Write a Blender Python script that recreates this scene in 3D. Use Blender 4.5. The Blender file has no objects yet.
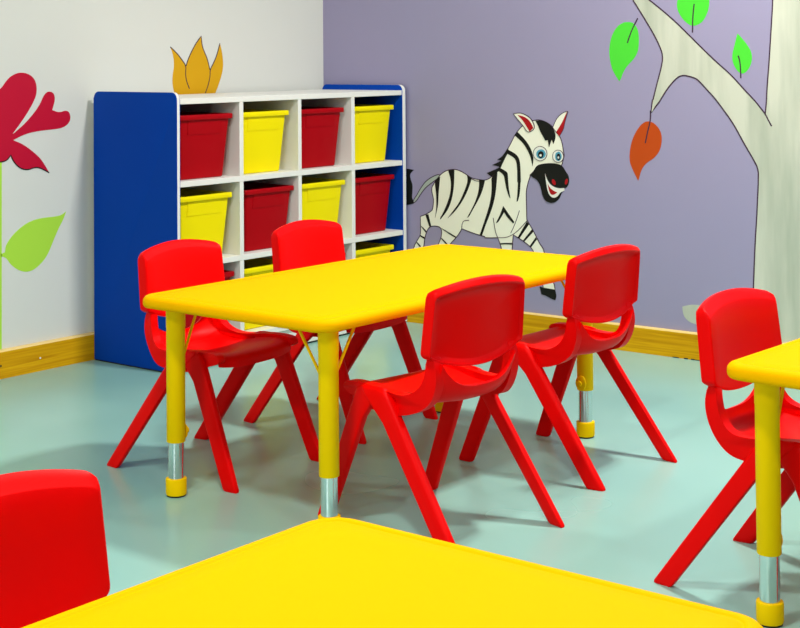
import bpy, bmesh, math, random
from mathutils import Matrix, Vector
random.seed(7)
sc = bpy.context.scene
COL = sc.collection
PI = math.pi
# Room frame: x = 0 near the purple wall, y = 0 near the white wall, room at x < 0, y < 0, z up, metres.
XW, YW = 0.030, 0.024            # faces of the purple and of the white wall
X0, Y0, ZC = -8.6, -8.2, 2.75    # far ends of the room and its ceiling

CAM_F, CAM_SY = 1507.0674, -299.7353
CAM_P = (-4.58085, -4.05033, 1.04)
CAM_AX = ((0.623189, -0.782032, -0.007836), (-0.015281, -0.022193, 0.999637), (0.781922, 0.622842, 0.025781))
EXPOSURE = 0.0
LEFT_FILL = 90
LAMPS = [(-0.9,-2.3,76),(-0.9,-4.8,46),(-3.3,-2.3,44),(-3.3,-4.8,26),(-5.7,-2.3,48),(-5.7,-4.8,32)]

# ---------------------------------------------------------------- materials
def srgb(r, g, b):
    f = lambda c: (c / 255 / 12.92) if c <= 10 else ((c / 255 + 0.055) / 1.055) ** 2.4
    return (f(r), f(g), f(b), 1)

def mat(name, col, rough=0.5, spec=0.5, metal=0.0, var=0.0, scale=6.0, bump=0.0, bscale=200.0, coat=0.0):
    m = bpy.data.materials.new(name); m.use_nodes = True
    nt = m.node_tree; b = nt.nodes['Principled BSDF']
    b.inputs['Base Color'].default_value = col
    b.inputs['Roughness'].default_value = rough
    b.inputs['Specular IOR Level'].default_value = spec
    b.inputs['Metallic'].default_value = metal
    b.inputs['Coat Weight'].default_value = coat
    tc = nt.nodes.new('ShaderNodeTexCoord')
    if var:
        n = nt.nodes.new('ShaderNodeTexNoise'); n.inputs['Scale'].default_value = scale; n.inputs['Detail'].default_value = 4
        mx = nt.nodes.new('ShaderNodeMix'); mx.data_type = 'RGBA'
        mx.inputs[6].default_value = tuple(min(1, c * (1 - var)) for c in col[:3]) + (1,)
        mx.inputs[7].default_value = tuple(min(1, c * (1 + var)) for c in col[:3]) + (1,)
        nt.links.new(tc.outputs['Object'], n.inputs['Vector'])
        nt.links.new(n.outputs['Fac'], mx.inputs[0]); nt.links.new(mx.outputs[2], b.inputs['Base Color'])
    if bump:
        n2 = nt.nodes.new('ShaderNodeTexNoise'); n2.inputs['Scale'].default_value = bscale
        bp = nt.nodes.new('ShaderNodeBump'); bp.inputs['Strength'].default_value = bump; bp.inputs['Distance'].default_value = 0.002
        nt.links.new(tc.outputs['Object'], n2.inputs['Vector'])
        nt.links.new(n2.outputs['Fac'], bp.inputs['Height']); nt.links.new(bp.outputs['Normal'], b.inputs['Normal'])
    return m

def floor_mat():
    m = bpy.data.materials.new('floor_epoxy'); m.use_nodes = True
    nt = m.node_tree; b = nt.nodes['Principled BSDF']; L = nt.links.new
    tc = nt.nodes.new('ShaderNodeTexCoord')
    n = nt.nodes.new('ShaderNodeTexNoise'); n.inputs['Scale'].default_value = 1.1; n.inputs['Detail'].default_value = 2
    cr = nt.nodes.new('ShaderNodeValToRGB')
    cr.color_ramp.elements[0].position = 0.35; cr.color_ramp.elements[0].color = FLOOR_A
    cr.color_ramp.elements[1].position = 0.65; cr.color_ramp.elements[1].color = FLOOR_B
    n2 = nt.nodes.new('ShaderNodeTexNoise'); n2.inputs['Scale'].default_value = 1.5; n2.inputs['Detail'].default_value = 2
    mr = nt.nodes.new('ShaderNodeMapRange'); mr.inputs['To Min'].default_value = 0.22; mr.inputs['To Max'].default_value = 0.30
    L(tc.outputs['Object'], n.inputs['Vector']); L(tc.outputs['Object'], n2.inputs['Vector'])
    L(n.outputs['Fac'], cr.inputs['Fac']); L(cr.outputs['Color'], b.inputs['Base Color'])
    L(n2.outputs['Fac'], mr.inputs['Value']); L(mr.outputs['Result'], b.inputs['Roughness'])
    b.inputs['Specular IOR Level'].default_value = 0.36
    return m

def wood_mat(name, axis):
    m = bpy.data.materials.new(name); m.use_nodes = True
    nt = m.node_tree; b = nt.nodes['Principled BSDF']; L = nt.links.new
    tc = nt.nodes.new('ShaderNodeTexCoord'); mp = nt.nodes.new('ShaderNodeMapping')
    mp.inputs['Scale'].default_value = (1.2, 1, 45) if axis == 'x' else (1, 1.2, 45)
    n = nt.nodes.new('ShaderNodeTexNoise'); n.inputs['Scale'].default_value = 2.2; n.inputs['Detail'].default_value = 6; n.inputs['Distortion'].default_value = 0.8
    cr = nt.nodes.new('ShaderNodeValToRGB')
    cr.color_ramp.elements[0].position = 0.3; cr.color_ramp.elements[0].color = WOOD_A
    cr.color_ramp.elements[1].position = 0.7; cr.color_ramp.elements[1].color = WOOD_B
    L(tc.outputs['Object'], mp.inputs['Vector']); L(mp.outputs['Vector'], n.inputs['Vector'])
    L(n.outputs['Fac'], cr.inputs['Fac']); L(cr.outputs['Color'], b.inputs['Base Color'])
    b.inputs['Roughness'].default_value = 0.5; b.inputs['Specular IOR Level'].default_value = 0.12
    return m

def streaks(name, ca, cb):
    m = mat(name, ca, 0.7, 0.25); nt = m.node_tree; b = nt.nodes['Principled BSDF']
    tc = nt.nodes.new('ShaderNodeTexCoord'); mp = nt.nodes.new('ShaderNodeMapping'); mp.inputs['Scale'].default_value = (9, 9, 1.1)
    n = nt.nodes.new('ShaderNodeTexNoise'); n.inputs['Scale'].default_value = 1.6; n.inputs['Detail'].default_value = 5
    cr = nt.nodes.new('ShaderNodeValToRGB')
    cr.color_ramp.elements[0].position = 0.3; cr.color_ramp.elements[0].color = ca
    cr.color_ramp.elements[1].position = 0.6; cr.color_ramp.elements[1].color = cb
    L = nt.links.new; L(tc.outputs['Object'], mp.inputs['Vector']); L(mp.outputs['Vector'], n.inputs['Vector'])
    L(n.outputs['Fac'], cr.inputs['Fac']); L(cr.outputs['Color'], b.inputs['Base Color'])
    return m

FLOOR_A, FLOOR_B = srgb(134, 181, 170), srgb(150, 195, 182)
WOOD_A, WOOD_B = srgb(190, 132, 0), srgb(224, 172, 14)
M = dict(
    floor=floor_mat(),
    white_wall=mat('white_wall_paint', srgb(214, 216, 208), 0.75, 0.3, var=0.02, scale=2, bump=0.05),
    purple_wall=mat('purple_wall_paint', srgb(153, 147, 177), 0.7, 0.3, var=0.03, scale=2, bump=0.05),
    ceiling=mat('ceiling_paint', srgb(165, 165, 162), 0.8, 0.3, var=0.01),
    far_wall=mat('deep_purple_wall_paint', srgb(112, 106, 138), 0.75, 0.3, var=0.03, scale=2, bump=0.05),
    wood_x=wood_mat('pine_baseboard_x', 'x'), wood_y=wood_mat('pine_baseboard_y', 'y'),
    wood_top=mat('pale_pine_edge', srgb(240, 208, 130), 0.5, 0.4, var=0.06, scale=30),
    red=mat('red_plastic', (0.84, 0.0, 0.0, 1), 0.42, 0.08, var=0.015, scale=9, bump=0.03, bscale=500),
    yellow=mat('yellow_plastic', (0.88, 0.43, 0.0, 1), 0.6, 0.01, var=0.01, scale=5, bump=0.02, bscale=500),
    leg_yellow=mat('yellow_enamel', (1.0, 0.62, 0.0, 1), 0.45, 0.04, var=0.01),
    chrome=mat('chrome', (0.72, 0.76, 0.76, 1), 0.16, 0.5, 1.0, var=0.02),
    black=mat('flat_black', (0.01, 0.01, 0.01, 1), 0.6, 0.3, var=0.1),
    blue=mat('blue_laminate', srgb(0, 64, 166), 0.5, 0.06, var=0.02, scale=3),
    white_board=mat('white_laminate', srgb(228, 228, 220), 0.45, 0.4, var=0.01),
    bin_red=mat('crimson_plastic', srgb(165, 0, 12), 0.4, 0.1, var=0.02),
    bin_yellow=mat('lemon_plastic', srgb(240, 222, 0), 0.4, 0.1, var=0.02),
    p_cream=mat('cream_paint', srgb(242, 242, 222), 0.7, 0.25, var=0.02, scale=8),
    p_black=mat('black_paint', (0.004, 0.005, 0.004, 1), 0.6, 0.25, var=0.1),
    p_grey=mat('grey_paint', srgb(168, 180, 170), 0.7, 0.25, var=0.1, scale=40),
    p_red=mat('red_paint', srgb(170, 8, 20), 0.6, 0.25, var=0.03),
    p_blue=mat('pale_blue_paint', srgb(82, 160, 186), 0.6, 0.25, var=0.03),
    p_white=mat('white_paint', srgb(232, 232, 222), 0.7, 0.25, var=0.02),
    p_trunk=streaks('stone_paint', srgb(168, 176, 158), srgb(200, 203, 186)),
    p_line=mat('dark_line_paint', srgb(64, 44, 62), 0.7, 0.2, var=0.1),
    p_green=mat('bright_green_paint', srgb(76, 212, 54), 0.6, 0.25, var=0.02),
    p_orange=mat('burnt_orange_paint', srgb(186, 70, 6), 0.6, 0.25, var=0.03),
    p_crimson=mat('crimson_paint', srgb(190, 0, 44), 0.6, 0.25, var=0.03),
    p_lime=mat('lime_paint', srgb(172, 222, 66), 0.6, 0.25, var=0.02),
    p_gold=mat('golden_paint', srgb(212, 160, 0), 0.6, 0.25, var=0.03),
)
M['wood_top'].name = 'pale_pine_edge'

# ---------------------------------------------------------------- helpers
def obj(name, bm, mats, parent=None, smooth=None, loc=None):
    bmesh.ops.recalc_face_normals(bm, faces=bm.faces)
    me = bpy.data.meshes.new(name); bm.to_mesh(me); bm.free()
    for m in (mats if isinstance(mats, (list, tuple)) else [mats]):
        me.materials.append(m)
    if smooth is not None:
        for p in me.polygons: p.use_smooth = True
        try: me.set_sharp_from_angle(angle=math.radians(smooth))
        except Exception: pass
    o = bpy.data.objects.new(name, me); COL.objects.link(o)
    if parent is not None: o.parent = parent
    if loc: o.location = loc
    return o

def thing(name, label, cat, loc=(0, 0, 0), rot=0.0, group=None):
    o = bpy.data.objects.new(name, None); COL.objects.link(o)
    o.empty_display_size = 0.1
    o.location = loc; o.rotation_euler = (0, 0, rot)
    o['label'] = label; o['category'] = cat
    if group: o['group'] = group
    return o

def dup(root, loc, rot, label):
    r = root.copy(); COL.objects.link(r); r.location = loc; r.rotation_euler = (0, 0, rot); r['label'] = label
    def rec(src, dst):
        for ch in [c for c in src.children]:
            c = ch.copy(); COL.objects.link(c); c.parent = dst
            rec(ch, c)
    rec(root, r)
    return r

def structure(name, bm, mats, smooth=None):
    o = obj(name, bm, mats, smooth=smooth); o['kind'] = 'structure'; return o

def box(bm, x0, x1, y0, y1, z0, z1, bev=0.0, mi=0):
    vs = [bm.verts.new((x, y, z)) for x in (x0, x1) for y in (y0, y1) for z in (z0, z1)]
    q = [(0, 1, 3, 2), (4, 6, 7, 5), (0, 4, 5, 1), (2, 3, 7, 6), (0, 2, 6, 4), (1, 5, 7, 3)]
    fs = [bm.faces.new([vs[i] for i in f]) for f in q]
    for f in fs: f.material_index = mi
    if bev:
        es = list({e for f in fs for e in f.edges})
        bmesh.ops.bevel(bm, geom=es, offset=bev, segments=2, affect='EDGES', profile=0.5, material=-1)
    return bm

def prism(bm, pts, put, a, b, mi=0, side=None, bev=0.0):
    """outline pts (2D) extruded from depth a to depth b; put(p, d) -> 3D"""
    A = [bm.verts.new(put(p, a)) for p in pts]; B = [bm.verts.new(put(p, b)) for p in pts]
    n = len(pts); fs = []
    f = bm.faces.new(A); f.material_index = mi; fs.append(f)
    f = bm.faces.new(B[::-1]); f.material_index = mi; fs.append(f)
    for i in range(n):
        j = (i + 1) % n
        g = bm.faces.new((A[i], B[i], B[j], A[j])); g.material_index = mi if side is None else side
    if bev:
        es = list({e for f in fs for e in f.edges})
        bmesh.ops.bevel(bm, geom=es, offset=bev, segments=3, affect='EDGES', profile=0.5)
    return bm

def loft(bm, rings, cap0=True, cap1=True, closed=True, mi=0):
    R = [[bm.verts.new(p) for p in r] for r in rings]
    n = len(R[0])
    for a, b in zip(R[:-1], R[1:]):
        for i in range(n if closed else n - 1):
            j = (i + 1) % n
            f = bm.faces.new((a[i], a[j], b[j], b[i])); f.material_index = mi
    if cap0: bm.faces.new(R[0][::-1]).material_index = mi
    if cap1: bm.faces.new(R[-1]).material_index = mi
    return R

def circle(r, z, n=28, cx=0, cy=0):
    return [(cx + r * math.cos(2 * PI * i / n), cy + r * math.sin(2 * PI * i / n), z) for i in range(n)]

def lathe(bm, prof, n=28, mi=0):
    loft(bm, [circle(r, z, n) for r, z in prof], mi=mi)

def tube(bm, path, r, n=10):
    rings = []
    for i, p in enumerate(path):
        p = Vector(p)
        t = (Vector(path[min(i + 1, len(path) - 1)]) - Vector(path[max(i - 1, 0)])).normalized()
        u = t.cross(Vector((0.31, 0.52, 0.8))).normalized(); v = t.cross(u)
        rings.append([tuple(p + r * (math.cos(2 * PI * k / n) * u + math.sin(2 * PI * k / n) * v)) for k in range(n)])
    loft(bm, rings)

def rrect(hx, hy, r, z, n=8):
    out = []
    for cx, cy, a0 in ((hx - r, hy - r, 0), (-hx + r, hy - r, PI / 2), (-hx + r, -hy + r, PI), (hx - r, -hy + r, 1.5 * PI)):
        for k in range(n + 1):
            a = a0 + PI / 2 * k / n
            out.append((cx + r * math.cos(a), cy + r * math.sin(a), z))
    return out

# ---------------------------------------------------------------- room shell
bm = bmesh.new(); box(bm, X0, XW, Y0, YW, -0.08, 0.0); structure('floor', bm, M['floor'])
bm = bmesh.new(); box(bm, X0, XW, Y0, YW, ZC, ZC + 0.08); structure('ceiling', bm, M['ceiling'])
bm = bmesh.new(); box(bm, X0 - 0.1, XW + 0.1, YW, YW + 0.1, -0.08, ZC + 0.08); structure('wall_back', bm, M['white_wall'])
bm = bmesh.new(); box(bm, XW, XW + 0.1, Y0 - 0.1, YW, -0.08, ZC + 0.08); structure('wall_right', bm, M['purple_wall'])
bm = bmesh.new(); box(bm, X0 - 0.1, X0, Y0 - 0.1, YW, -0.08, ZC + 0.08); structure('wall_left', bm, M['far_wall'])
bm = bmesh.new(); box(bm, X0, XW, Y0 - 0.1, Y0, -0.08, ZC + 0.08); structure('wall_front', bm, M['far_wall'])

def baseboard(name, put, length, m):
    # profile (depth from wall, z): flat board with an eased, paler top edge
    bm = bmesh.new()
    prof = [(0.0, 0.0), (0.019, 0.0), (0.019, 0.086), (0.016, 0.0905), (0.0, 0.0915)]
    A = [bm.verts.new(put(0.0, d, z)) for d, z in prof]; B = [bm.verts.new(put(length, d, z)) for d, z in prof]
    n = len(prof)
    bm.faces.new(A); bm.faces.new(B[::-1])
    for i in range(n):
        j = (i + 1) % n
        f = bm.faces.new((A[i], B[i], B[j], A[j])); f.material_index = 1 if i in (2, 3) else 0
    return structure(name, bm, [m, M['wood_top']])
baseboard('baseboard_back', lambda l, d, z: (XW - 0.013 - l, YW - d - 0.0005, z), 8.5, M['wood_x'])
baseboard('baseboard_right', lambda l, d, z: (XW - (d if d < 0.001 else d * 0.66) - 0.0005, YW - l, z), 8.1, M['wood_y'])
# filled nail holes in the back baseboard
for nm, x, z, m in (('trim_1', -1.412, 0.0427, M['white_board']), ('trim_2', -1.5687, 0.0425, M['black'])):
    bm = bmesh.new(); loft(bm, [[(x + 0.0035 * math.cos(a * PI / 6), YW - d, z + 0.0035 * math.sin(a * PI / 6)) for a in range(12)] for d in (0.019, 0.0203)])
    structure(nm, bm, m)
# crumbled dark joint under the purple wall's baseboard
bm = bmesh.new()
y = -1.56
while y > -2.05:
    w = random.uniform(0.012, 0.05); h = random.uniform(0.002, 0.0055)
    box(bm, XW - 0.0155, XW - 0.0125, y - w, y, 0.0002, h, 0.0008); y -= w + random.uniform(0.0, 0.03)
structure('trim_3', bm, M['black'])

# ---------------------------------------------------------------- murals: flat paint on the two walls
MUR = {
    'z_body': [[-568,573],[-585,585],[-606,594],[-635,598],[-658,595],[-686,584],[-710,570],[-728,566],[-751,564],[-773,562],[-791,567],[-807,576],[-830,596],[-844,613],[-860,641],[-849,618],[-869,660],[-878,677],[-898,707],[-917,740],[-948,771],[-981,786],[-1003,792],[-1025,794],[-1057,784],[-1078,771],[-1089,760],[-1110,736],[-1120,710],[-1124,683],[-1128,669],[-1122,651],[-1117,629],[-1066,604],[-1001,590],[-979,591],[-980,585],[-971,565],[-962,532],[-962,499],[-963,462],[-963,429],[-964,426],[-985,398],[-1006,365],[-1019,343],[-1033,329],[-1039,310],[-1052,256],[-1081,201],[-1082,181],[-1034,183],[-1018,236],[-996,309],[-978,331],[-946,349],[-925,359],[-903,368],[-900,343],[-897,310],[-894,231],[-880,148],[-841,145],[-852,240],[-852,310],[-843,333],[-834,353],[-804,350],[-775,349],[-775,353],[-754,356],[-721,362],[-684,371],[-668,375],[-658,358],[-641,339],[-608,309],[-579,261],[-554,167],[-510,159],[-530,242],[-555,305],[-570,333],[-574,356],[-571,369],[-561,376],[-541,377],[-522,375],[-510,367],[-500,351],[-490,323],[-487,296],[-467,237],[-451,150],[-407,146],[-418,233],[-438,290],[-449,309],[-468,333],[-472,349],[-471,376],[-471,409],[-498,419],[-528,435],[-540,451],[-540,451],[-535,483],[-527,509],[-528,525],[-536,535],[-543,547]],
    'z_tail': [[-568,574],[-553,574],[-519,559],[-495,543],[-470,514],[-457,494],[-437,470],[-437,460],[-450,465],[-470,491],[-494,519],[-519,536],[-543,551],[-558,561]],
    'z_tuft': [[-405,591],[-424,589],[-441,587],[-431,580],[-421,570],[-423,551],[-433,532],[-433,509],[-429,477],[-437,468],[-440,458],[-415,451],[-395,450],[-385,459],[-383,506],[-384,553],[-396,581]],
    'z_stripes': [[[-568,567],[-565,542],[-560,503],[-557,457],[-549,430],[-543,409],[-548,438],[-550,461],[-549,503],[-542,543],[-548,555]],[[-607,593],[-636,597],[-635,557],[-631,515],[-619,472],[-600,437],[-568,404],[-566,408],[-583,432],[-602,468],[-617,506],[-621,545],[-615,571]],[[-695,579],[-717,568],[-709,545],[-690,506],[-666,471],[-638,439],[-602,410],[-628,439],[-657,471],[-679,510],[-695,544],[-699,563]],[[-751,564],[-778,564],[-774,548],[-762,514],[-741,479],[-722,452],[-703,422],[-694,418],[-713,447],[-732,478],[-748,517],[-752,547]],[[-807,576],[-833,596],[-835,594],[-831,558],[-826,517],[-815,476],[-799,437],[-780,399],[-762,356],[-752,357],[-769,398],[-785,437],[-799,475],[-808,516],[-809,554]],[[-835,601],[-846,612],[-880,598],[-882,583],[-884,542],[-892,502],[-886,507],[-875,535],[-868,567],[-864,586],[-844,599]],[[-881,681],[-917,667],[-934,649],[-938,617],[-939,562],[-938,571],[-935,526],[-926,493],[-920,491],[-924,522],[-927,570],[-924,561],[-924,616],[-919,644],[-903,656],[-874,668]],[[-926,747],[-950,728],[-973,705],[-989,678],[-996,651],[-991,624],[-984,655],[-971,681],[-950,708],[-928,724],[-913,735]],[[-860,471],[-881,446],[-909,415],[-903,411],[-880,428],[-863,449],[-837,410],[-826,406],[-844,436]],[[-964,421],[-973,411],[-930,357],[-923,360]],[[-986,394],[-992,386],[-952,347],[-946,350]],[[-1002,366],[-1007,359],[-982,329],[-976,333]],[[-842,333],[-868,336],[-899,338],[-899,332],[-868,331],[-845,328]],[[-496,418],[-510,420],[-523,375],[-514,374]],[[-472,373],[-479,371],[-501,354],[-497,349]],[[-470,338],[-494,329],[-490,324],[-468,333]],[[-449,310],[-454,310],[-473,295],[-468,291]],[[-571,370],[-579,369],[-644,342],[-637,338]],[[-569,333],[-575,333],[-604,310],[-596,308]]],
    'z_mane': [[[-787,590],[-844,613],[-852,606],[-835,596],[-807,578]],[[-835,642],[-858,654],[-883,686],[-887,675],[-866,642],[-849,611],[-842,617],[-812,621],[-855,639]]],
    'z_forelock': [[-1006,790],[-1036,793],[-1068,780],[-1089,754],[-1093,731],[-1083,708],[-1075,724],[-1070,712],[-1064,696],[-1059,721],[-1048,719],[-1035,739],[-1024,756],[-1017,774]],
    'z_earL': [[-910,813],[-938,818],[-965,810],[-987,797],[-1001,774],[-1001,760],[-984,749],[-970,747],[-951,772],[-926,795]],
    'z_earLr': [[-929,809],[-954,805],[-976,794],[-989,778],[-997,763],[-981,750],[-967,769],[-951,791]],
    'z_earR': [[-1141,827],[-1122,820],[-1100,803],[-1087,781],[-1081,767],[-1094,751],[-1108,738],[-1125,761],[-1132,791],[-1145,825]],
    'z_earRr': [[-1142,826],[-1132,806],[-1121,786],[-1108,768],[-1096,752],[-1107,736],[-1124,759],[-1131,782],[-1138,809]],
    'z_eyes': [[[[-1055,672],[-1053,663],[-1048,655],[-1040,649],[-1030,645],[-1020,645],[-1010,648],[-1002,653],[-997,661],[-995,670],[-997,679],[-1002,687],[-1010,693],[-1020,697],[-1031,697],[-1040,694],[-1048,689],[-1053,681]],[[-1050,670],[-1049,664],[-1045,659],[-1039,655],[-1033,653],[-1026,652],[-1019,654],[-1013,658],[-1010,663],[-1009,669],[-1010,675],[-1014,680],[-1019,684],[-1026,686],[-1033,687],[-1040,685],[-1045,681],[-1049,676]],[[-1041,668],[-1040,664],[-1038,660],[-1035,657],[-1031,655],[-1027,655],[-1023,656],[-1020,659],[-1018,663],[-1017,667],[-1018,672],[-1020,676],[-1024,678],[-1027,680],[-1032,680],[-1035,679],[-1039,676],[-1041,672]],[[-1033,665],[-1033,664],[-1032,662],[-1031,661],[-1029,660],[-1027,660],[-1026,661],[-1024,662],[-1024,663],[-1023,665],[-1024,666],[-1025,668],[-1026,669],[-1027,669],[-1029,669],[-1031,669],[-1032,668],[-1033,667]]],[[[-1126,665],[-1124,657],[-1120,650],[-1114,645],[-1106,642],[-1098,642],[-1090,644],[-1084,649],[-1080,655],[-1079,663],[-1080,671],[-1084,678],[-1091,683],[-1098,686],[-1107,686],[-1114,684],[-1120,679],[-1124,672]],[[-1118,664],[-1117,658],[-1114,653],[-1110,649],[-1106,647],[-1101,647],[-1097,649],[-1093,652],[-1091,657],[-1090,663],[-1091,669],[-1093,674],[-1097,678],[-1102,680],[-1106,681],[-1111,679],[-1114,675],[-1117,670]],[[-1113,662],[-1112,658],[-1111,654],[-1109,651],[-1106,650],[-1103,649],[-1101,651],[-1099,654],[-1097,657],[-1097,662],[-1097,666],[-1099,670],[-1101,673],[-1104,674],[-1106,674],[-1109,673],[-1111,670],[-1112,666]],[[-1108,660],[-1108,658],[-1107,657],[-1106,656],[-1105,655],[-1104,655],[-1102,656],[-1101,657],[-1101,658],[-1101,659],[-1101,661],[-1101,662],[-1102,663],[-1104,664],[-1105,664],[-1106,664],[-1107,663],[-1108,661]]]],
    'z_muzzle': [[-980,593],[-997,607],[-1008,626],[-1030,634],[-1063,638],[-1090,638],[-1115,633],[-1125,622],[-1136,606],[-1144,598],[-1148,577],[-1141,556],[-1124,548],[-1116,535],[-1108,516],[-1091,499],[-1067,493],[-1045,501],[-1034,517],[-1029,539],[-1021,562],[-1007,578],[-988,584]],
    'z_mouth': [[-1046,600],[-1054,578],[-1070,558],[-1100,548],[-1127,551],[-1127,542],[-1108,533],[-1100,520],[-1081,512],[-1064,521],[-1055,541],[-1051,564]],
    'z_tongue': [[-1058,562],[-1067,548],[-1084,538],[-1098,534],[-1083,524],[-1070,525],[-1062,541]],
    'z_nostrils': [[[-1090,573],[-1091,570],[-1091,566],[-1091,563],[-1089,561],[-1087,560],[-1084,561],[-1081,562],[-1079,565],[-1076,568],[-1075,572],[-1075,575],[-1075,578],[-1077,580],[-1079,581],[-1082,580],[-1085,579],[-1087,576]],[[-1142,574],[-1141,570],[-1139,567],[-1137,565],[-1135,564],[-1133,564],[-1131,566],[-1130,568],[-1130,572],[-1131,575],[-1132,579],[-1134,582],[-1136,584],[-1138,585],[-1140,585],[-1142,583],[-1143,581],[-1143,577]]],
    'z_hoof': [[-1017,189],[-1035,186],[-1082,184],[-1089,162],[-1083,146],[-1068,149],[-1044,158],[-1024,162]],
    'z_hoofs': [[[-841,153],[-881,157],[-886,120],[-837,115]],[[-511,179],[-556,183],[-551,151],[-503,147]],[[-409,162],[-452,166],[-454,139],[-402,134]]],
    'z_lines': [[[-814,425],[-820,390],[-827,364],[-834,353]],[[-932,459],[-919,426],[-905,396],[-892,374]],[[-834,353],[-869,355],[-903,369],[-933,392],[-964,423]],[[-668,375],[-670,393],[-677,406],[-703,409]],[[-714,566],[-733,559],[-751,558]]],
    't_trunk': [[-1416,1219],[-1455,1162],[-1491,1107],[-1515,1065],[-1532,1024],[-1523,980],[-1507,931],[-1490,872],[-1488,873],[-1481,826],[-1512,863],[-1519,872],[-1544,909],[-1581,948],[-1605,958],[-1629,954],[-1653,948],[-1669,936],[-1696,908],[-1722,883],[-1745,855],[-1790,798],[-1829,730],[-1862,679],[-1879,646],[-1875,582],[-1875,582],[-1869,487],[-1861,393],[-1854,256],[-1848,219],[-1797,175],[-1714,180],[-1636,186],[-1593,173],[-1595,145],[-1613,126],[-1635,119],[-1713,107],[-1803,90],[-1909,76],[-2012,69],[-2353,23],[-2346,574],[-2366,1192],[-2392,1469],[-1948,1498],[-1937,1204],[-1928,1100],[-1920,996],[-1911,910],[-1909,868],[-1904,832],[-1887,852],[-1865,878],[-1832,909],[-1787,957],[-1729,1004],[-1671,1056],[-1595,1127],[-1535,1177],[-1480,1217],[-1365,1308],[-1301,1381],[-1285,1364],[-1341,1298]],
    't_lines': [[[-1416,1219],[-1455,1162],[-1491,1107],[-1515,1065],[-1532,1024],[-1523,980],[-1507,931],[-1490,872],[-1488,873],[-1481,826],[-1512,863],[-1519,872],[-1544,909],[-1581,948],[-1605,958],[-1629,954],[-1653,948],[-1669,936],[-1696,908],[-1722,883],[-1745,855],[-1790,798],[-1829,730],[-1862,679],[-1879,646],[-1875,582],[-1875,582],[-1869,487],[-1861,393],[-1854,256]],[[-1948,1498],[-1937,1204],[-1928,1100],[-1920,996],[-1911,910],[-1909,868],[-1904,832]],[[-1926,792],[-1915,811],[-1904,832],[-1887,852],[-1865,878],[-1832,909],[-1787,957],[-1729,1004],[-1671,1056],[-1595,1127],[-1535,1177],[-1480,1217],[-1365,1308],[-1301,1381]]],
    'l1': [[-1357,936],[-1341,958],[-1328,980],[-1317,1031],[-1323,1081],[-1343,1120],[-1372,1141],[-1401,1143],[-1420,1137],[-1435,1113],[-1438,1085],[-1435,1041],[-1418,1014],[-1389,989],[-1373,966],[-1363,941]],
    'l1s': [[-1434,1155],[-1413,1119],[-1400,1091],[-1392,1069]],
    'l2': [[-1658,1282],[-1621,1256],[-1594,1230],[-1586,1203],[-1587,1184],[-1599,1159],[-1620,1136],[-1643,1123],[-1672,1130],[-1690,1147],[-1705,1178],[-1709,1210],[-1698,1243],[-1677,1268]],
    'l2s': [[-1652,1199],[-1646,1158],[-1644,1102]],
    'l3': [[-1809,1096],[-1823,1083],[-1845,1057],[-1859,1033],[-1860,1007],[-1850,980],[-1830,962],[-1810,967],[-1790,999],[-1789,1028],[-1797,1054]],
    'l3s': [[-1811,1023],[-1817,1004],[-1819,975],[-1819,948]],
    'l4': [[-1428,591],[-1406,629],[-1394,659],[-1396,695],[-1408,739],[-1434,779],[-1456,796],[-1478,799],[-1502,786],[-1520,762],[-1523,732],[-1515,699],[-1494,673],[-1460,653],[-1441,630],[-1431,597]],
    'l4s': [[-1480,835],[-1479,799],[-1468,763],[-1458,722]],
    'f_flower': [[-1554,932],[-1526,967],[-1496,983],[-1465,987],[-1432,976],[-1412,954],[-1409,915],[-1427,881],[-1458,839],[-1510,783],[-1473,806],[-1434,837],[-1397,877],[-1381,908],[-1364,922],[-1340,917],[-1333,894],[-1346,858],[-1316,848],[-1287,856],[-1270,845],[-1269,819],[-1288,802],[-1316,794],[-1403,791],[-1458,783],[-1505,765],[-1466,750],[-1419,719],[-1388,692],[-1359,649],[-1396,669],[-1419,672],[-1450,665],[-1481,675],[-1504,696],[-1515,719],[-1530,701],[-1557,697],[-1571,697],[-1598,701],[-1613,719],[-1624,696],[-1647,675],[-1678,665],[-1709,672],[-1732,669],[-1769,649],[-1740,692],[-1709,719],[-1662,750],[-1623,765],[-1670,783],[-1725,791],[-1812,794],[-1840,802],[-1859,819],[-1858,845],[-1841,856],[-1812,848],[-1782,858],[-1795,894],[-1788,917],[-1764,922],[-1747,908],[-1731,877],[-1694,837],[-1655,806],[-1618,783],[-1670,839],[-1701,881],[-1719,915],[-1716,954],[-1696,976],[-1663,987],[-1632,983],[-1602,967],[-1574,932]],
    'f_line': [[-1359,649],[-1396,668],[-1419,671],[-1450,663],[-1481,673],[-1504,695],[-1515,717],[-1530,700],[-1557,696],[-1598,700],[-1613,717],[-1624,695],[-1647,673],[-1678,663],[-1709,671],[-1732,668],[-1769,649]],
    'f_stem': [[-1582,718],[-1550,718],[-1551,92],[-1582,92]],
    'f_leaf': [[-1554,398],[-1537,403],[-1535,427],[-1499,463],[-1447,492],[-1395,501],[-1311,500],[-1288,514],[-1300,487],[-1319,461],[-1342,420],[-1365,376],[-1395,347],[-1433,328],[-1470,331],[-1511,355],[-1534,386],[-1554,391]],
    'u_tulip': [[-810,1069],[-779,1047],[-754,1023],[-732,999],[-725,1018],[-702,1056],[-676,1089],[-655,1109],[-652,1079],[-645,1060],[-624,1025],[-611,983],[-592,1008],[-575,1036],[-558,1082],[-548,1055],[-540,1007],[-545,974],[-559,940],[-584,893],[-619,846],[-704,830],[-767,860],[-795,908],[-801,940],[-799,968],[-791,1000],[-795,1038]],
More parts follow.
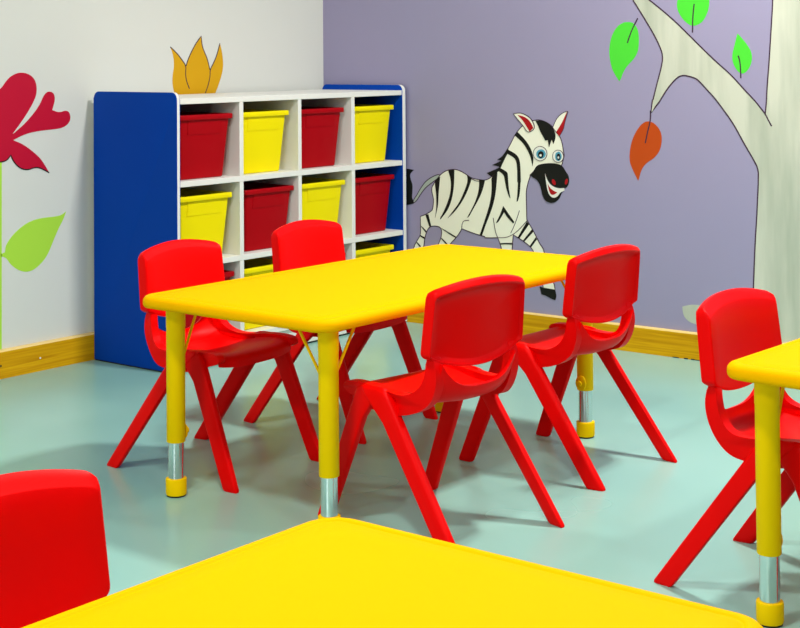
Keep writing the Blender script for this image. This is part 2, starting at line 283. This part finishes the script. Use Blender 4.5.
    'u_lines': [[[-810,1069],[-779,1047],[-754,1023],[-732,999],[-736,972],[-731,943],[-716,915]],[[-732,999],[-725,1018],[-702,1056],[-676,1089],[-655,1109],[-652,1079],[-645,1060],[-624,1025],[-611,983]],[[-558,1082],[-575,1036],[-592,1008],[-611,983],[-610,960],[-620,927],[-635,897]]],
}
def soften(pts, closed=True, it=2, lim=62):
    for _ in range(it):
        out = []; n = len(pts)
        for i, p in enumerate(pts):
            if not closed and i in (0, n - 1): out.append(p); continue
            a, b = pts[i - 1], pts[(i + 1) % n]
            v1 = (p[0] - a[0], p[1] - a[1]); v2 = (b[0] - p[0], b[1] - p[1])
            l1, l2 = math.hypot(*v1), math.hypot(*v2)
            if l1 < 1e-6 or l2 < 1e-6: continue
            c = (v1[0] * v2[0] + v1[1] * v2[1]) / (l1 * l2)
            if math.degrees(math.acos(max(-1, min(1, c)))) < lim:
                out.append((p[0] - v1[0] * .25, p[1] - v1[1] * .25)); out.append((p[0] + v2[0] * .25, p[1] + v2[1] * .25))
            else: out.append(p)
        pts = out
    return pts
def putter(wall):
    if wall == 'x': return lambda p, d: (XW - d, p[0] / 1000, p[1] / 1000)
    return lambda p, d: (p[0] / 1000, YW - d, p[1] / 1000)
def paint(name, polys, m, parent, layer=0, wall='x', soft=True, loc=None):
    bm = bmesh.new(); put = putter(wall)
    for pts in (polys if isinstance(polys[0][0], (list, tuple)) else [polys]):
        q = soften([tuple(p) for p in pts]) if soft else [tuple(p) for p in pts]
        prism(bm, q, put, 0.0, 0.0006 + 0.0006 * layer)
    o = obj(name, bm, m, parent)
    if parent is not None: o.matrix_parent_inverse = Matrix.Translation(parent.location).inverted()
    return o
def ribbon(pts, w, closed=False, taper=False):
    pts = soften([tuple(p) for p in pts], closed); n = len(pts); L = []; R = []
    for i, p in enumerate(pts):
        a = pts[i - 1] if (i or closed) else p; b = pts[(i + 1) % n] if (i < n - 1 or closed) else p
        t = (b[0] - a[0], b[1] - a[1]); l = math.hypot(*t) or 1
        h = w / 2 * ((1 - 0.6 * i / n) if taper else 1)
        L.append((p[0] - t[1] / l * h, p[1] + t[0] / l * h)); R.append((p[0] + t[1] / l * h, p[1] - t[0] / l * h))
    return L, R
def stroke(name, lines, w, m, parent, layer=1, wall='x', closed=False, taper=False):
    bm = bmesh.new(); put = putter(wall); d = 0.0006 + 0.0006 * layer
    for pts in lines:
        L, R = ribbon(pts, w, closed, taper); n = len(L)
        V = [[bm.verts.new(put(p, k)) for p in s] for s in (L, R) for k in (0.0, d)]   # L0 Ld R0 Rd
        for i in range(n if closed else n - 1):
            j = (i + 1) % n
            for s, t in ((0, 1), (1, 3), (3, 2)):
                bm.faces.new((V[s][i], V[t][i], V[t][j], V[s][j]))
        if not closed:
            for i in (0, n - 1): bm.faces.new((V[0][i], V[1][i], V[3][i], V[2][i]))
    o = obj(name, bm, m, parent)
    if parent is not None: o.matrix_parent_inverse = Matrix.Translation(parent.location).inverted()
    return o
def mural(name, label, cat, at, group=None):
    return thing(name, label, cat, at, 0, group)

z = mural('zebra_picture', 'smiling cartoon zebra painted on the purple wall beside the shelf', 'mural', (XW, -0.55, 0.5))
paint('body', MUR['z_body'], M['p_cream'], z, 0)
stroke('outline', [MUR['z_body']], 3.2, M['p_line'], z, 1, closed=True)
t = paint('tail', MUR['z_tail'], M['p_grey'], z, 0); stroke('tail_outline', [MUR['z_tail']], 3, M['p_line'], z, 1, closed=True)
paint('tail_tuft', MUR['z_tuft'], M['p_black'], z, 2)
for s in MUR['z_stripes']: paint('stripe', s, M['p_black'], z, 2)
paint('mane', MUR['z_mane'], M['p_black'], z, 3); paint('forelock', MUR['z_forelock'], M['p_black'], z, 3)
for a, b in (('z_earL', 'z_earLr'), ('z_earR', 'z_earRr')):
    paint('ear', MUR[a], M['p_cream'], z, 2); stroke('ear_outline', [MUR[a]], 2.6, M['p_line'], z, 3, closed=True)
    paint('inner_ear', MUR[b], M['p_red'], z, 4)
paint('muzzle', MUR['z_muzzle'], M['p_black'], z, 3)
paint('mouth', MUR['z_mouth'], M['p_white'], z, 4); paint('tongue', MUR['z_tongue'], M['p_red'], z, 5)
for q in MUR['z_nostrils']: paint('nostril', q, M['p_red'], z, 4)
for w, i, p, g in MUR['z_eyes']:
    paint('eye', w, M['p_white'], z, 3); stroke('eye_outline', [w], 2, M['p_line'], z, 3.5, closed=True)
    paint('iris', i, M['p_blue'], z, 4); paint('pupil', p, M['p_black'], z, 5); paint('eye_glint', g, M['p_white'], z, 6)
for q in [MUR['z_hoof']] + MUR['z_hoofs']: paint('hoof', q, M['p_black'], z, 2)
for q in MUR['z_lines']: stroke('crease', [q], 2.2, M['p_line'], z, 2)

t = mural('tree_picture', 'pale painted tree with a forking bare branch on the purple wall', 'mural', (XW, -2.1, 0.33))
paint('trunk', MUR['t_trunk'], M['p_trunk'], t, 0)
stroke('outline', MUR['t_lines'], 4.5, M['p_line'], t, 1)
for nm, k, m, lab in (('leaf_picture', 'l1', 'p_green', 'bright green leaf hanging below the far end of the painted branch'),
                      ('leaf_picture', 'l2', 'p_green', 'bright green leaf above the middle of the painted branch, cut by the photo edge'),
                      ('leaf_picture', 'l3', 'p_green', 'smallest green leaf, pointing up between painted branch and trunk'),
                      ('leaf_picture', 'l4', 'p_orange', 'burnt orange leaf hanging from the painted twig tip')):
    pts = MUR[k]; c = (XW, sum(p[0] for p in pts) / len(pts) / 1000, min(p[1] for p in pts) / 1000)
    q = mural(nm, lab, 'mural', c, 'leaves painted on the purple wall')
    paint('blade', pts, M[m], q, 0); stroke('stem', [MUR[k + 's']], 4.5, M['p_line'], q, 1)

t = mural('flower_picture', 'crimson flower on a lime stem painted on the white wall', 'mural', (-1.564, YW, 0.09))
paint('stem', MUR['f_stem'], M['p_lime'], t, 0, 'y', soft=False)
paint('leaf', MUR['f_leaf'], M['p_lime'], t, 0, 'y')
paint('bloom', MUR['f_flower'], M['p_crimson'], t, 1, 'y')
stroke('outline', [MUR['f_line']], 3.5, M['p_black'], t, 2, 'y')
t = mural('tulip_picture', 'golden three-pointed tulip painted on the white wall above the shelf', 'mural', (-1.0, YW, 0.75))
paint('bloom', MUR['u_tulip'], M['p_gold'], t, 0, 'y')
stroke('outline', MUR['u_lines'], 3.6, M['p_line'], t, 1, 'y')

# ---------------------------------------------------------------- toy shelf with blue sides
SH = thing('toy_shelf', 'white cubby shelf with blue side panels against the white wall', 'shelf', (-0.585, -0.2, 0))
inv = Matrix.Translation(SH.location).inverted()
def spart(name, bm, m, smooth=None):
    o = obj(name, bm, m, SH, smooth); o.matrix_parent_inverse = inv; return o
D = 0.4134
def side_panel(x0, x1):
    pts = []
    r = 0.024
    for cy, cz, a0 in ((-r, 0.917 - r, 0), (-D + r, 0.917 - r, PI / 2)):
        for k in range(9):
            a = a0 + PI / 2 * k / 8; pts.append((cy + r * math.cos(a), cz + r * math.sin(a)))
    pts += [(-D, 0.0035), (0.0, 0.0035)]
    bm = bmesh.new(); prism(bm, pts, lambda p, d: (d, p[0], p[1]), x0, x1, 0, 1, bev=0.0022)
    return bm
o = spart('side_panel', side_panel(-1.188, -1.1727), [M['blue'], M['white_board']], 40)
o = spart('side_panel', side_panel(-0.0061, 0.0165), [M['blue'], M['white_board']], 40)
XA, XB = -1.1727, -0.0061
bm = bmesh.new(); box(bm, XA, XB, -D + 0.001, 0, 0.8776, 0.896, 0.0012); spart('top_board', bm, M['white_board'])
for zb in (0.6064, 0.3379): 
    bm = bmesh.new(); box(bm, XA, XB, -D + 0.001, -0.008, zb, zb + 0.0185, 0.0012); spart('shelf_board', bm, M['white_board'])
bm = bmesh.new(); box(bm, XA, XB, -D + 0.001, -0.008, 0.0685, 0.087, 0.0012); spart('bottom_board', bm, M['white_board'])
bm = bmesh.new(); box(bm, XA, XB, -D + 0.012, -D + 0.03, 0.007, 0.0685, 0.001); spart('plinth', bm, M['white_board'])
bm = bmesh.new(); box(bm, XA, XB, -0.008, 0, 0.007, 0.8776, 0.001); spart('back_panel', bm, M['white_board'])
for xa, xb in ((-0.8963, -0.8774), (-0.6003, -0.5829), (-0.3075, -0.2885)):
    bm = bmesh.new()
    for z0, z1 in ((0.087, 0.3379), (0.3564, 0.6064), (0.6249, 0.8776)):
        box(bm, xa, xb, -D + 0.0015, -0.008, z0, z1, 0.0012)
    spart('divider', bm, M['white_board'])
bm = bmesh.new()  # black strips stand in for the shadowed gap between shelf and floor
for x in (-1.18, 0.005):
    box(bm, x - 0.0065, x + 0.010, -D + 0.002, -0.004, 0, 0.0045)
for yy in (-D + 0.02,): box(bm, XA, XB, yy, yy + 0.01, 0, 0.0075)
spart('gap_shade', bm, M['black'])

# storage tubs
def make_tub(m, label, loc):
    t = thing('storage_bin', label, 'bin', loc, 0, 'plastic tubs in the toy shelf')
    h = 0.215; bm = bmesh.new()
    def R(s, z, hx=None, hy=None): return rrect(hx, hy, s, z, 4)
    rings = [rrect(0.100, 0.148, 0.012, 0.0, 4), rrect(0.1035, 0.152, 0.014, 0.003, 4),
             rrect(0.117, 0.169, 0.012, h - 0.014, 4), rrect(0.117, 0.169, 0.012, h - 0.004, 4),
             rrect(0.1135, 0.1655, 0.015, h - 0.004, 4), rrect(0.099, 0.150, 0.012, 0.005, 4)]
    loft(bm, rings); obj('tub_body', bm, m, t, 35)
    bm = bmesh.new()   # rolled rim
    rr = [rrect(0.1172, 0.1692, 0.016, h - 0.017, 4), rrect(0.1235, 0.1775, 0.008, h - 0.017, 4), rrect(0.1245, 0.1785, 0.009, h - 0.015, 4), rrect(0.1245, 0.1785, 0.009, h - 0.002, 4),
          rrect(0.1235, 0.1775, 0.009, h, 4), rrect(0.116, 0.168, 0.010, h, 4), rrect(0.1145, 0.1665, 0.015, h - 0.002, 4), rrect(0.1145, 0.1665, 0.015, h - 0.012, 4)]
    loft(bm, rr, False, False); obj('rim', bm, m, t, 35)
    bm = bmesh.new()   # shallow grip panel moulded under the front rim
    yy = lambda z: -(0.152 + 0.017 * (z - 0.003) / (h - 0.017))
    F = [(x, yy(z) - d, z) for d in (0.0, 0.0016) for x, z in ((-0.078, h - 0.066), (0.078, h - 0.066), (0.078, h - 0.0165), (-0.078, h - 0.0165))]
    V = [bm.verts.new(p) for p in F]
    for q in ((0, 1, 2, 3), (7, 6, 5, 4), (0, 4, 5, 1), (1, 5, 6, 2), (2, 6, 7, 3), (3, 7, 4, 0)): bm.faces.new([V[i] for i in q])
    obj('grip', bm, m, t, 35)
    return t
COLS = ('first', 'second', 'third', 'fourth')
tubx = ((-1.0325, -0.7500, -0.4500, -0.1545), (-1.0365, -0.726, -0.4450, -0.1543), (-1.0275, -0.735, -0.445, -0.1600))
rows = ((0.625, 'top', 'RYRY'), (0.3566, 'middle', 'YRYR'), (0.0872, 'bottom', 'RYRY'))
proto = {}
for ri, (zz, rn, cc) in enumerate(rows):
    for ci, k in enumerate(cc):
        lab = '%s tub, %s from the shelf\'s near blue end, %s row' % ({'R': 'crimson', 'Y': 'lemon yellow'}[k], COLS[ci], rn)
        loc = (tubx[ri][ci], -0.2165, zz)
        if k in proto: dup(proto[k], loc, 0, lab)
        else: proto[k] = make_tub(M['bin_red'] if k == 'R' else M['bin_yellow'], lab, loc)

# ---------------------------------------------------------------- tables
LX, LY = 0.5225, 0.241
def make_table(label, loc, rot):
    t = thing('activity_table', label, 'table', loc, rot, 'yellow activity tables')
    Z = 0.478; bm = bmesh.new()
    P = [(0.075, 0.458), (0.040, 0.458), (0.030, 0.450), (0.022, 0.4475), (0.010, 0.447), (0.004, 0.4485), (0.001, 0.452), (0.0, 0.457), (0.0, 0.4625),
         (0.001, 0.4665), (0.0035, 0.470), (0.007, 0.4732), (0.011, 0.4747), (0.016, 0.4755), (0.0215, 0.4755), (0.0225, 0.4742), (0.0245, 0.4738), (0.0265, 0.4742), (0.028, 0.4752), (0.06, 0.4753)]
    loft(bm, [rrect(0.6 - i, 0.3 - i, max(0.05 - i, 0.02), z, 12) for i, z in P])
    obj('tabletop', bm, M['yellow'], t, 60)
    for sx, sy in ((-1, 1), (-1, -1), (1, -1), (1, 1)):
        bm = bmesh.new(); lathe(bm, [(0.0185, 0.127), (0.0215, 0.127), (0.0222, 0.128), (0.0222, 0.395), (0.0229, 0.397), (0.0229, 0.4585)])
        # collar bump the adjuster screws into
        a = {(-1, 1): 0.0, (-1, -1): 0.7, (1, -1): PI, (1, 1): PI}[(sx, sy)]
        rot2 = Matrix.Rotation(a, 3, 'Z')
        rings = [[tuple(rot2 @ Vector((0.0203 + d, r * math.cos(k * PI / 8), 0.148 + r * 1.25 * math.sin(k * PI / 8)))) for k in range(16)] for d, r in ((0.0, 0.017), (0.004, 0.0155), (0.0065, 0.010))]
        loft(bm, rings)
        lg = obj('leg', bm, M['leg_yellow'], t, 40, (sx * LX, sy * LY, 0))
        bm = bmesh.new()
        rings = [[tuple(rot2 @ Vector((0.0240 + d, r * math.cos(k * PI / 8), 0.148 + r * math.sin(k * PI / 8)))) for k in range(16)] for d, r in ((0.0, 0.0045), (0.005, 0.0045), (0.0055, 0.008), (0.011, 0.008), (0.0125, 0.006))]
        loft(bm, rings); obj('knob', bm, M['leg_yellow'], lg, 40)
        bm = bmesh.new(); lathe(bm, [(0.0186, 0.03), (0.0186, 0.135)]); o = obj('inner_tube', bm, M['chrome'], lg, 40); o['label'] = 'chrome inner tube'
        bm = bmesh.new(); lathe(bm, [(0.021, 0.003), (0.0234, 0.004), (0.0246, 0.008), (0.0249, 0.038), (0.0243, 0.0415), (0.0186, 0.042)]); fc = obj('foot_cap', bm, M['leg_yellow'], lg, 40)
        bm = bmesh.new(); lathe(bm, [(0.021, 0.0), (0.0225, 0.001), (0.0225, 0.0035)], 24); o = obj('foot_pad', bm, M['black'], lg, 40); o['label'] = 'black rubber foot pad'
        # two wire braces from the leg up to the underside
        for ax, ay in (((-sx, 0),) if (sx, sy) == (-1, 1) else ((-sx, 0), (0, -sy))):
            zb, rt = (0.314, 0.084) if (sx, sy) == (-1, 1) else (0.332, 0.101)
            q = [(ax * 0.0205, ay * 0.0205, zb), (ax * 0.0245, ay * 0.0245, zb + 0.011), (ax * (rt - 0.006), ay * (rt - 0.006), 0.447), (ax * rt, ay * rt, 0.4575)]
            bm = bmesh.new(); tube(bm, q, 0.0034); obj('brace', bm, M['leg_yellow'], lg, 60)
    return t
T1 = make_table('yellow table in the middle, ringed by four red chairs', (-1.5885, -1.6385, 0), -0.0035)
dup(T1, (-1.4945, -3.1075, 0), math.radians(-2.0), 'yellow table cut off by the frame, with one red chair tucked behind its corner')
dup(T1, (-3.764, -3.105, 0), 0.0, 'yellow table nearest the camera, only its top showing')

# ---------------------------------------------------------------- chairs
def lerp(a, b, t): return a + (b - a) * t
def interp(tab, x):
    if x <= tab[0][0]: return tab[0][1]
    for (a, u), (b, v) in zip(tab[:-1], tab[1:]):
        if x <= b: return lerp(u, v, (x - a) / (b - a))
    return tab[-1][1]

def backrest_bm():
    WT, WB, ZC_ = 0.1425, 0.1475, 0.455
    top = lambda x: 0.5365 + 0.019 * (1 - (x / WT) ** 2) + 0.002
    bot = lambda x: 0.365 + 0.031 * abs(x / WB) ** 2.0
    def corner(p, c, q, n=5):      # rounded corner between p and q around c
        return [((1 - t) ** 2 * p[0] + 2 * t * (1 - t) * c[0] + t * t * q[0], (1 - t) ** 2 * p[1] + 2 * t * (1 - t) * c[1] + t * t * q[1]) for t in [k / n for k in range(n + 1)]]
    rt, rb = 0.013, 0.011
    side = lambda t: (lerp(WB, WT, t), lerp(bot(WB), top(WT), t))
    H = top(WT) - bot(WB)
    half = [(x, top(x)) for x in [WT * k / 12 * 0.9 for k in range(12)]]
    half += corner((WT - rt, top(WT - rt)), (WT, top(WT)), side(1 - rt / H))
    half += [side(t) for t in (0.8, 0.6, 0.4, 0.2)]
    half += corner(side(rb / H), (WB, bot(WB)), (WB - rb, bot(WB - rb)))
    half += [(x, bot(x)) for x in [WB * k / 12 * 0.9 for k in range(11, -1, -1)]]
    out = half + [(-x, z) for x, z in half[-2:0:-1]]
    n = len(out); tw = []
    for i in range(n):
        p, q = out[i - 1], out[(i + 1) % n]; t = (q[0] - p[0], q[1] - p[1]); l = math.hypot(*t)
        k = min(1, max(0, (abs(t[0] / l) - 0.55) / 0.4)); tw.append((k if out[i][1] > ZC_ else 0, k if out[i][1] <= ZC_ else 0))
    def yf(x, z):
        return lerp(-0.087, -0.106, (z - 0.36) / 0.19) - 0.020 * (1 - min(1, (x / WB) ** 2))
    def ring(ds, dt, db, ys, yt, yb):
        r = []
        for (x, z), (a, b) in zip(out, tw):
            X = x * (1 - ds / 0.145); Z = ZC_ + (z - ZC_) * (1 - (dt if z > ZC_ else db) / 0.093)
            r.append((X, yf(X, Z) - (ys + (yt - ys) * a + (yb - ys) * b), Z))
        return r
    R = [ring(0.125, 0.082, 0.082, 0, 0, 0), ring(0.085, 0.064, 0.060, 0, 0, 0), ring(0.040, 0.042, 0.030, 0, 0, 0),
         ring(0.0065, 0.0185, 0.006, 0, 0.0005, 0), ring(0.0035, 0.0165, 0.003, 0.001, 0.0015, 0.001), ring(0.001, 0.008, 0.001, 0.0035, 0.0085, 0.003), ring(0, 0.002, 0, 0.007, 0.0135, 0.006), ring(0, 0, 0, 0.011, 0.017, 0.009),
         ring(0, 0.003, 0, 0.024, 0.027, 0.018), ring(0.0005, 0.010, 0.0005, 0.0305, 0.0325, 0.022), ring(0.002, 0.013, 0.002, 0.0315, 0.0335, 0.023),
         ring(0.0045, 0.0155, 0.004, 0.030, 0.032, 0.022), ring(0.008, 0.020, 0.007, 0.021, 0.022, 0.017), ring(0.020, 0.030, 0.015, 0.013, 0.013, 0.011), ring(0.036, 0.042, 0.028, 0.009, 0.009, 0.009),
         ring(0.085, 0.064, 0.060, 0.008, 0.008, 0.008), ring(0.125, 0.082, 0.082, 0.008, 0.008, 0.008)]
    bm = bmesh.new(); loft(bm, R)
    return bm

def seat_bm():
    bm = bmesh.new()
    prof = [(-.122, .326), (-.119, .316), (-.113, .3075), (-.102, .300), (-.088, .295), (-.068, .2915), (-.04, .2895), (-.005, .290), (.035, .294), (.07, .300), (.10, .304), (.122, .305), (.138, .301), (.147, .293), (.1495, .274)]
    edge = [(-.122, .381), (-.112, .347), (-.098, .324), (-.08, .311), (-.05, .304), (-.02, .303), (.02, .307), (.06, .3120), (.10, .313), (.122, .311), (.138, .306), (.147, .296), (.149, .282)]
    prof = soften(prof, False, 2, 200); edge = soften(edge, False, 2, 200)
    wid = [(-.122, .114), (-.10, .121), (-.08, .130), (-.05, .138), (.12, .138), (.15, .132)]
    ts = [i / 10 for i in range(-10, 11)]
    def P(t, y, z, off):
        k = abs(t); ze = interp(edge, y)
        zz = z + (ze - z) * k ** 3.2
        yy = y + (-0.012 * k ** 4 if y > 0.1 else 0.0) - (0.006 * (1 - k * k) if y < -0.09 else 0.0)
        return (t * interp(wid, y), yy - off[0], zz - off[1])
    N = len(prof); top = []; bot = []
    for i, (y, z) in enumerate(prof):
        a = prof[max(i - 1, 0)]; b = prof[min(i + 1, N - 1)]
        tx, tz = b[0] - a[0], b[1] - a[1]; l = math.hypot(tx, tz)
        nrm = (-tz / l * 0.009, tx / l * 0.009)
        top.append([bm.verts.new(P(t, y, z, (0, 0))) for t in ts]); bot.append([bm.verts.new(P(t, y, z, nrm)) for t in ts])
    m = len(ts)
    for i in range(N - 1):
        for j in range(m - 1):
            bm.faces.new((top[i][j], top[i][j + 1], top[i + 1][j + 1], top[i + 1][j])); bm.faces.new((bot[i][j], bot[i + 1][j], bot[i + 1][j + 1], bot[i][j + 1]))
        for j in (0, m - 1): bm.faces.new((top[i][j], top[i + 1][j], bot[i + 1][j], bot[i][j]))
    for i in (0, N - 1):
        for j in range(m - 1): bm.faces.new((top[i][j], top[i][j + 1], bot[i][j + 1], bot[i][j]))
    # side walls that sweep up into the two back posts
    out = [(-.112, .400), (-.122, .381), (-.1265, .352), (-.119, .318), (-.102, .291), (-.076, .274), (-.042, .265), (0, .262), (.035, .262), (.06, .266), (.085, .275), (.11, .283), (.135, .290), (.147, .297), (.149, .304), (.140, .313), (.118, .3165),
           (.09, .3175), (.06, .3165), (.02, .312), (-.02, .3085), (-.045, .309), (-.064, .314), (-.080, .325), (-.091, .342), (-.0975, .366), (-.099, .400)]
    out = soften(out, True, 2, 75)
    sm = lambda t: t * t * (3 - 2 * t)
    for s in (-1, 1):
        prism(bm, out, lambda p, d: (s * (d - 0.022 * sm(max(0, min(1, (-0.045 - p[0]) / 0.075)))), p[0], p[1]), 0.127, 0.1515, bev=0.005)
    return bm

def leg_bm(front, s):
    bm = bmesh.new(); rings = []; n = 20
    for z in (0.0, 0.002, 0.006, 0.03, 0.08, 0.14, 0.20, 0.245, 0.275, 0.295, 0.306, 0.3125, 0.3155):
        if front: ya, yb = 0.1755 - 0.425 * z, 0.2185 - 0.400 * z
        else: ya, yb = -0.2260 + 0.737 * z, -0.1805 + 0.757 * z
        fl = max(0, z - 0.245) * 0.40
        if front: ya -= fl
        else: yb += fl
        xo, xi = 0.1725 - 0.034 * z, 0.1562 - 0.052 * z; sk = 0.0 if front else 0.004
        ins = {0.0: 0.003, 0.002: 0.0012, 0.306: 0.002, 0.3125: 0.0065, 0.3155: 0.014}.get(z, 0.0)
        cy, hy, cx, hx = (ya + yb) / 2, (yb - ya) / 2 - ins, (xo + xi) / 2, (xo - xi) / 2 - ins * 0.6
        r = []
        for k in range(n):
            a = 2 * PI * k / n; c, q = math.cos(a), math.sin(a); e = 0.36
            r.append((s * (cx + hx * math.copysign(abs(c) ** e, c) + sk * q), cy + hy * math.copysign(abs(q) ** e, q), z))
        rings.append(r)
    loft(bm, rings); return bm

CH = thing('chair', '', 'chair', (0, 0, 0), 0, 'red plastic chairs')
obj('backrest', backrest_bm(), M['red'], CH, 28)
obj('seat', seat_bm(), M['red'], CH, 58)
for fr in (True, False):
    for s in (-1, 1): obj('leg', leg_bm(fr, s), M['red'], CH, 50)
CH.name = 'toddler_chair'
def pose(a): return math.radians(a - 90)
CH.location = (-1.858, -1.274, 0); CH.rotation_euler = (0, 0, pose(-86.8))
CH['label'] = 'red chair with its back against the blue shelf end, facing the middle table'
for x, y, a, lab in (
        (-1.324, -1.232, -88.4, 'red chair facing the camera in front of the cubbies, mostly behind the yellow tabletop'),
        (-1.893, -2.009, 82.0, 'red chair seen from behind, first along the near side of the middle table'),
        (-1.299, -1.968, 86.8, 'red chair seen from behind, in front of the purple wall, second along the table'),
        (-1.786, -2.803, -92.0, 'red chair in front of the painted tree trunk, tucked behind the cut-off table'),
        (-3.523, -2.737, -90.0, 'red chair nearest the camera, only its backrest showing above the foreground tabletop')):
    dup(CH, (x, y, 0), pose(a), lab)

# ---------------------------------------------------------------- lights, camera, view
def lamp(x, y, power, size=0.24, sy=None):
    l = bpy.data.lights.new('ceiling_panel', 'AREA'); l.energy = power; l.shape = 'RECTANGLE'; l.size = size; l.size_y = sy or size
    l.color = (1.0, 0.985, 0.95)
    o = bpy.data.objects.new('ceiling_panel_light', l); COL.objects.link(o); o.location = (x, y, ZC - 0.02)
for x, y, p in LAMPS: lamp(x, y, p)
l = bpy.data.lights.new('left_fill', 'AREA'); l.energy = LEFT_FILL; l.shape = 'RECTANGLE'; l.size = 4.4; l.size_y = 1.3; l.color = (0.95, 0.98, 1.0)  # added soft fill from the unseen left side; no window is built there
o = bpy.data.objects.new('left_fill', l); COL.objects.link(o); o.location = (X0 + 0.06, -3.6, 1.65); o.rotation_euler = (0, -PI / 2, 0)
w = bpy.data.worlds.new('world'); sc.world = w; w.use_nodes = True
w.node_tree.nodes['Background'].inputs[0].default_value = (1, 1, 1, 1); w.node_tree.nodes['Background'].inputs[1].default_value = 0.0

cam = bpy.data.cameras.new('camera'); co = bpy.data.objects.new('camera', cam); COL.objects.link(co)
cam.sensor_width = 36; cam.sensor_fit = 'HORIZONTAL'; cam.lens = CAM_F * 36 / 800; cam.shift_y = CAM_SY / 800
cam.clip_start = 0.05
r, u, f = (Vector(v) for v in CAM_AX)
co.matrix_world = Matrix(((r.x, u.x, -f.x, CAM_P[0]), (r.y, u.y, -f.y, CAM_P[1]), (r.z, u.z, -f.z, CAM_P[2]), (0, 0, 0, 1)))
sc.camera = co
vs = sc.view_settings
vs.view_transform = 'Standard'; vs.look = 'None'; vs.gamma = 1; vs.use_curve_mapping = False; vs.exposure = EXPOSURE
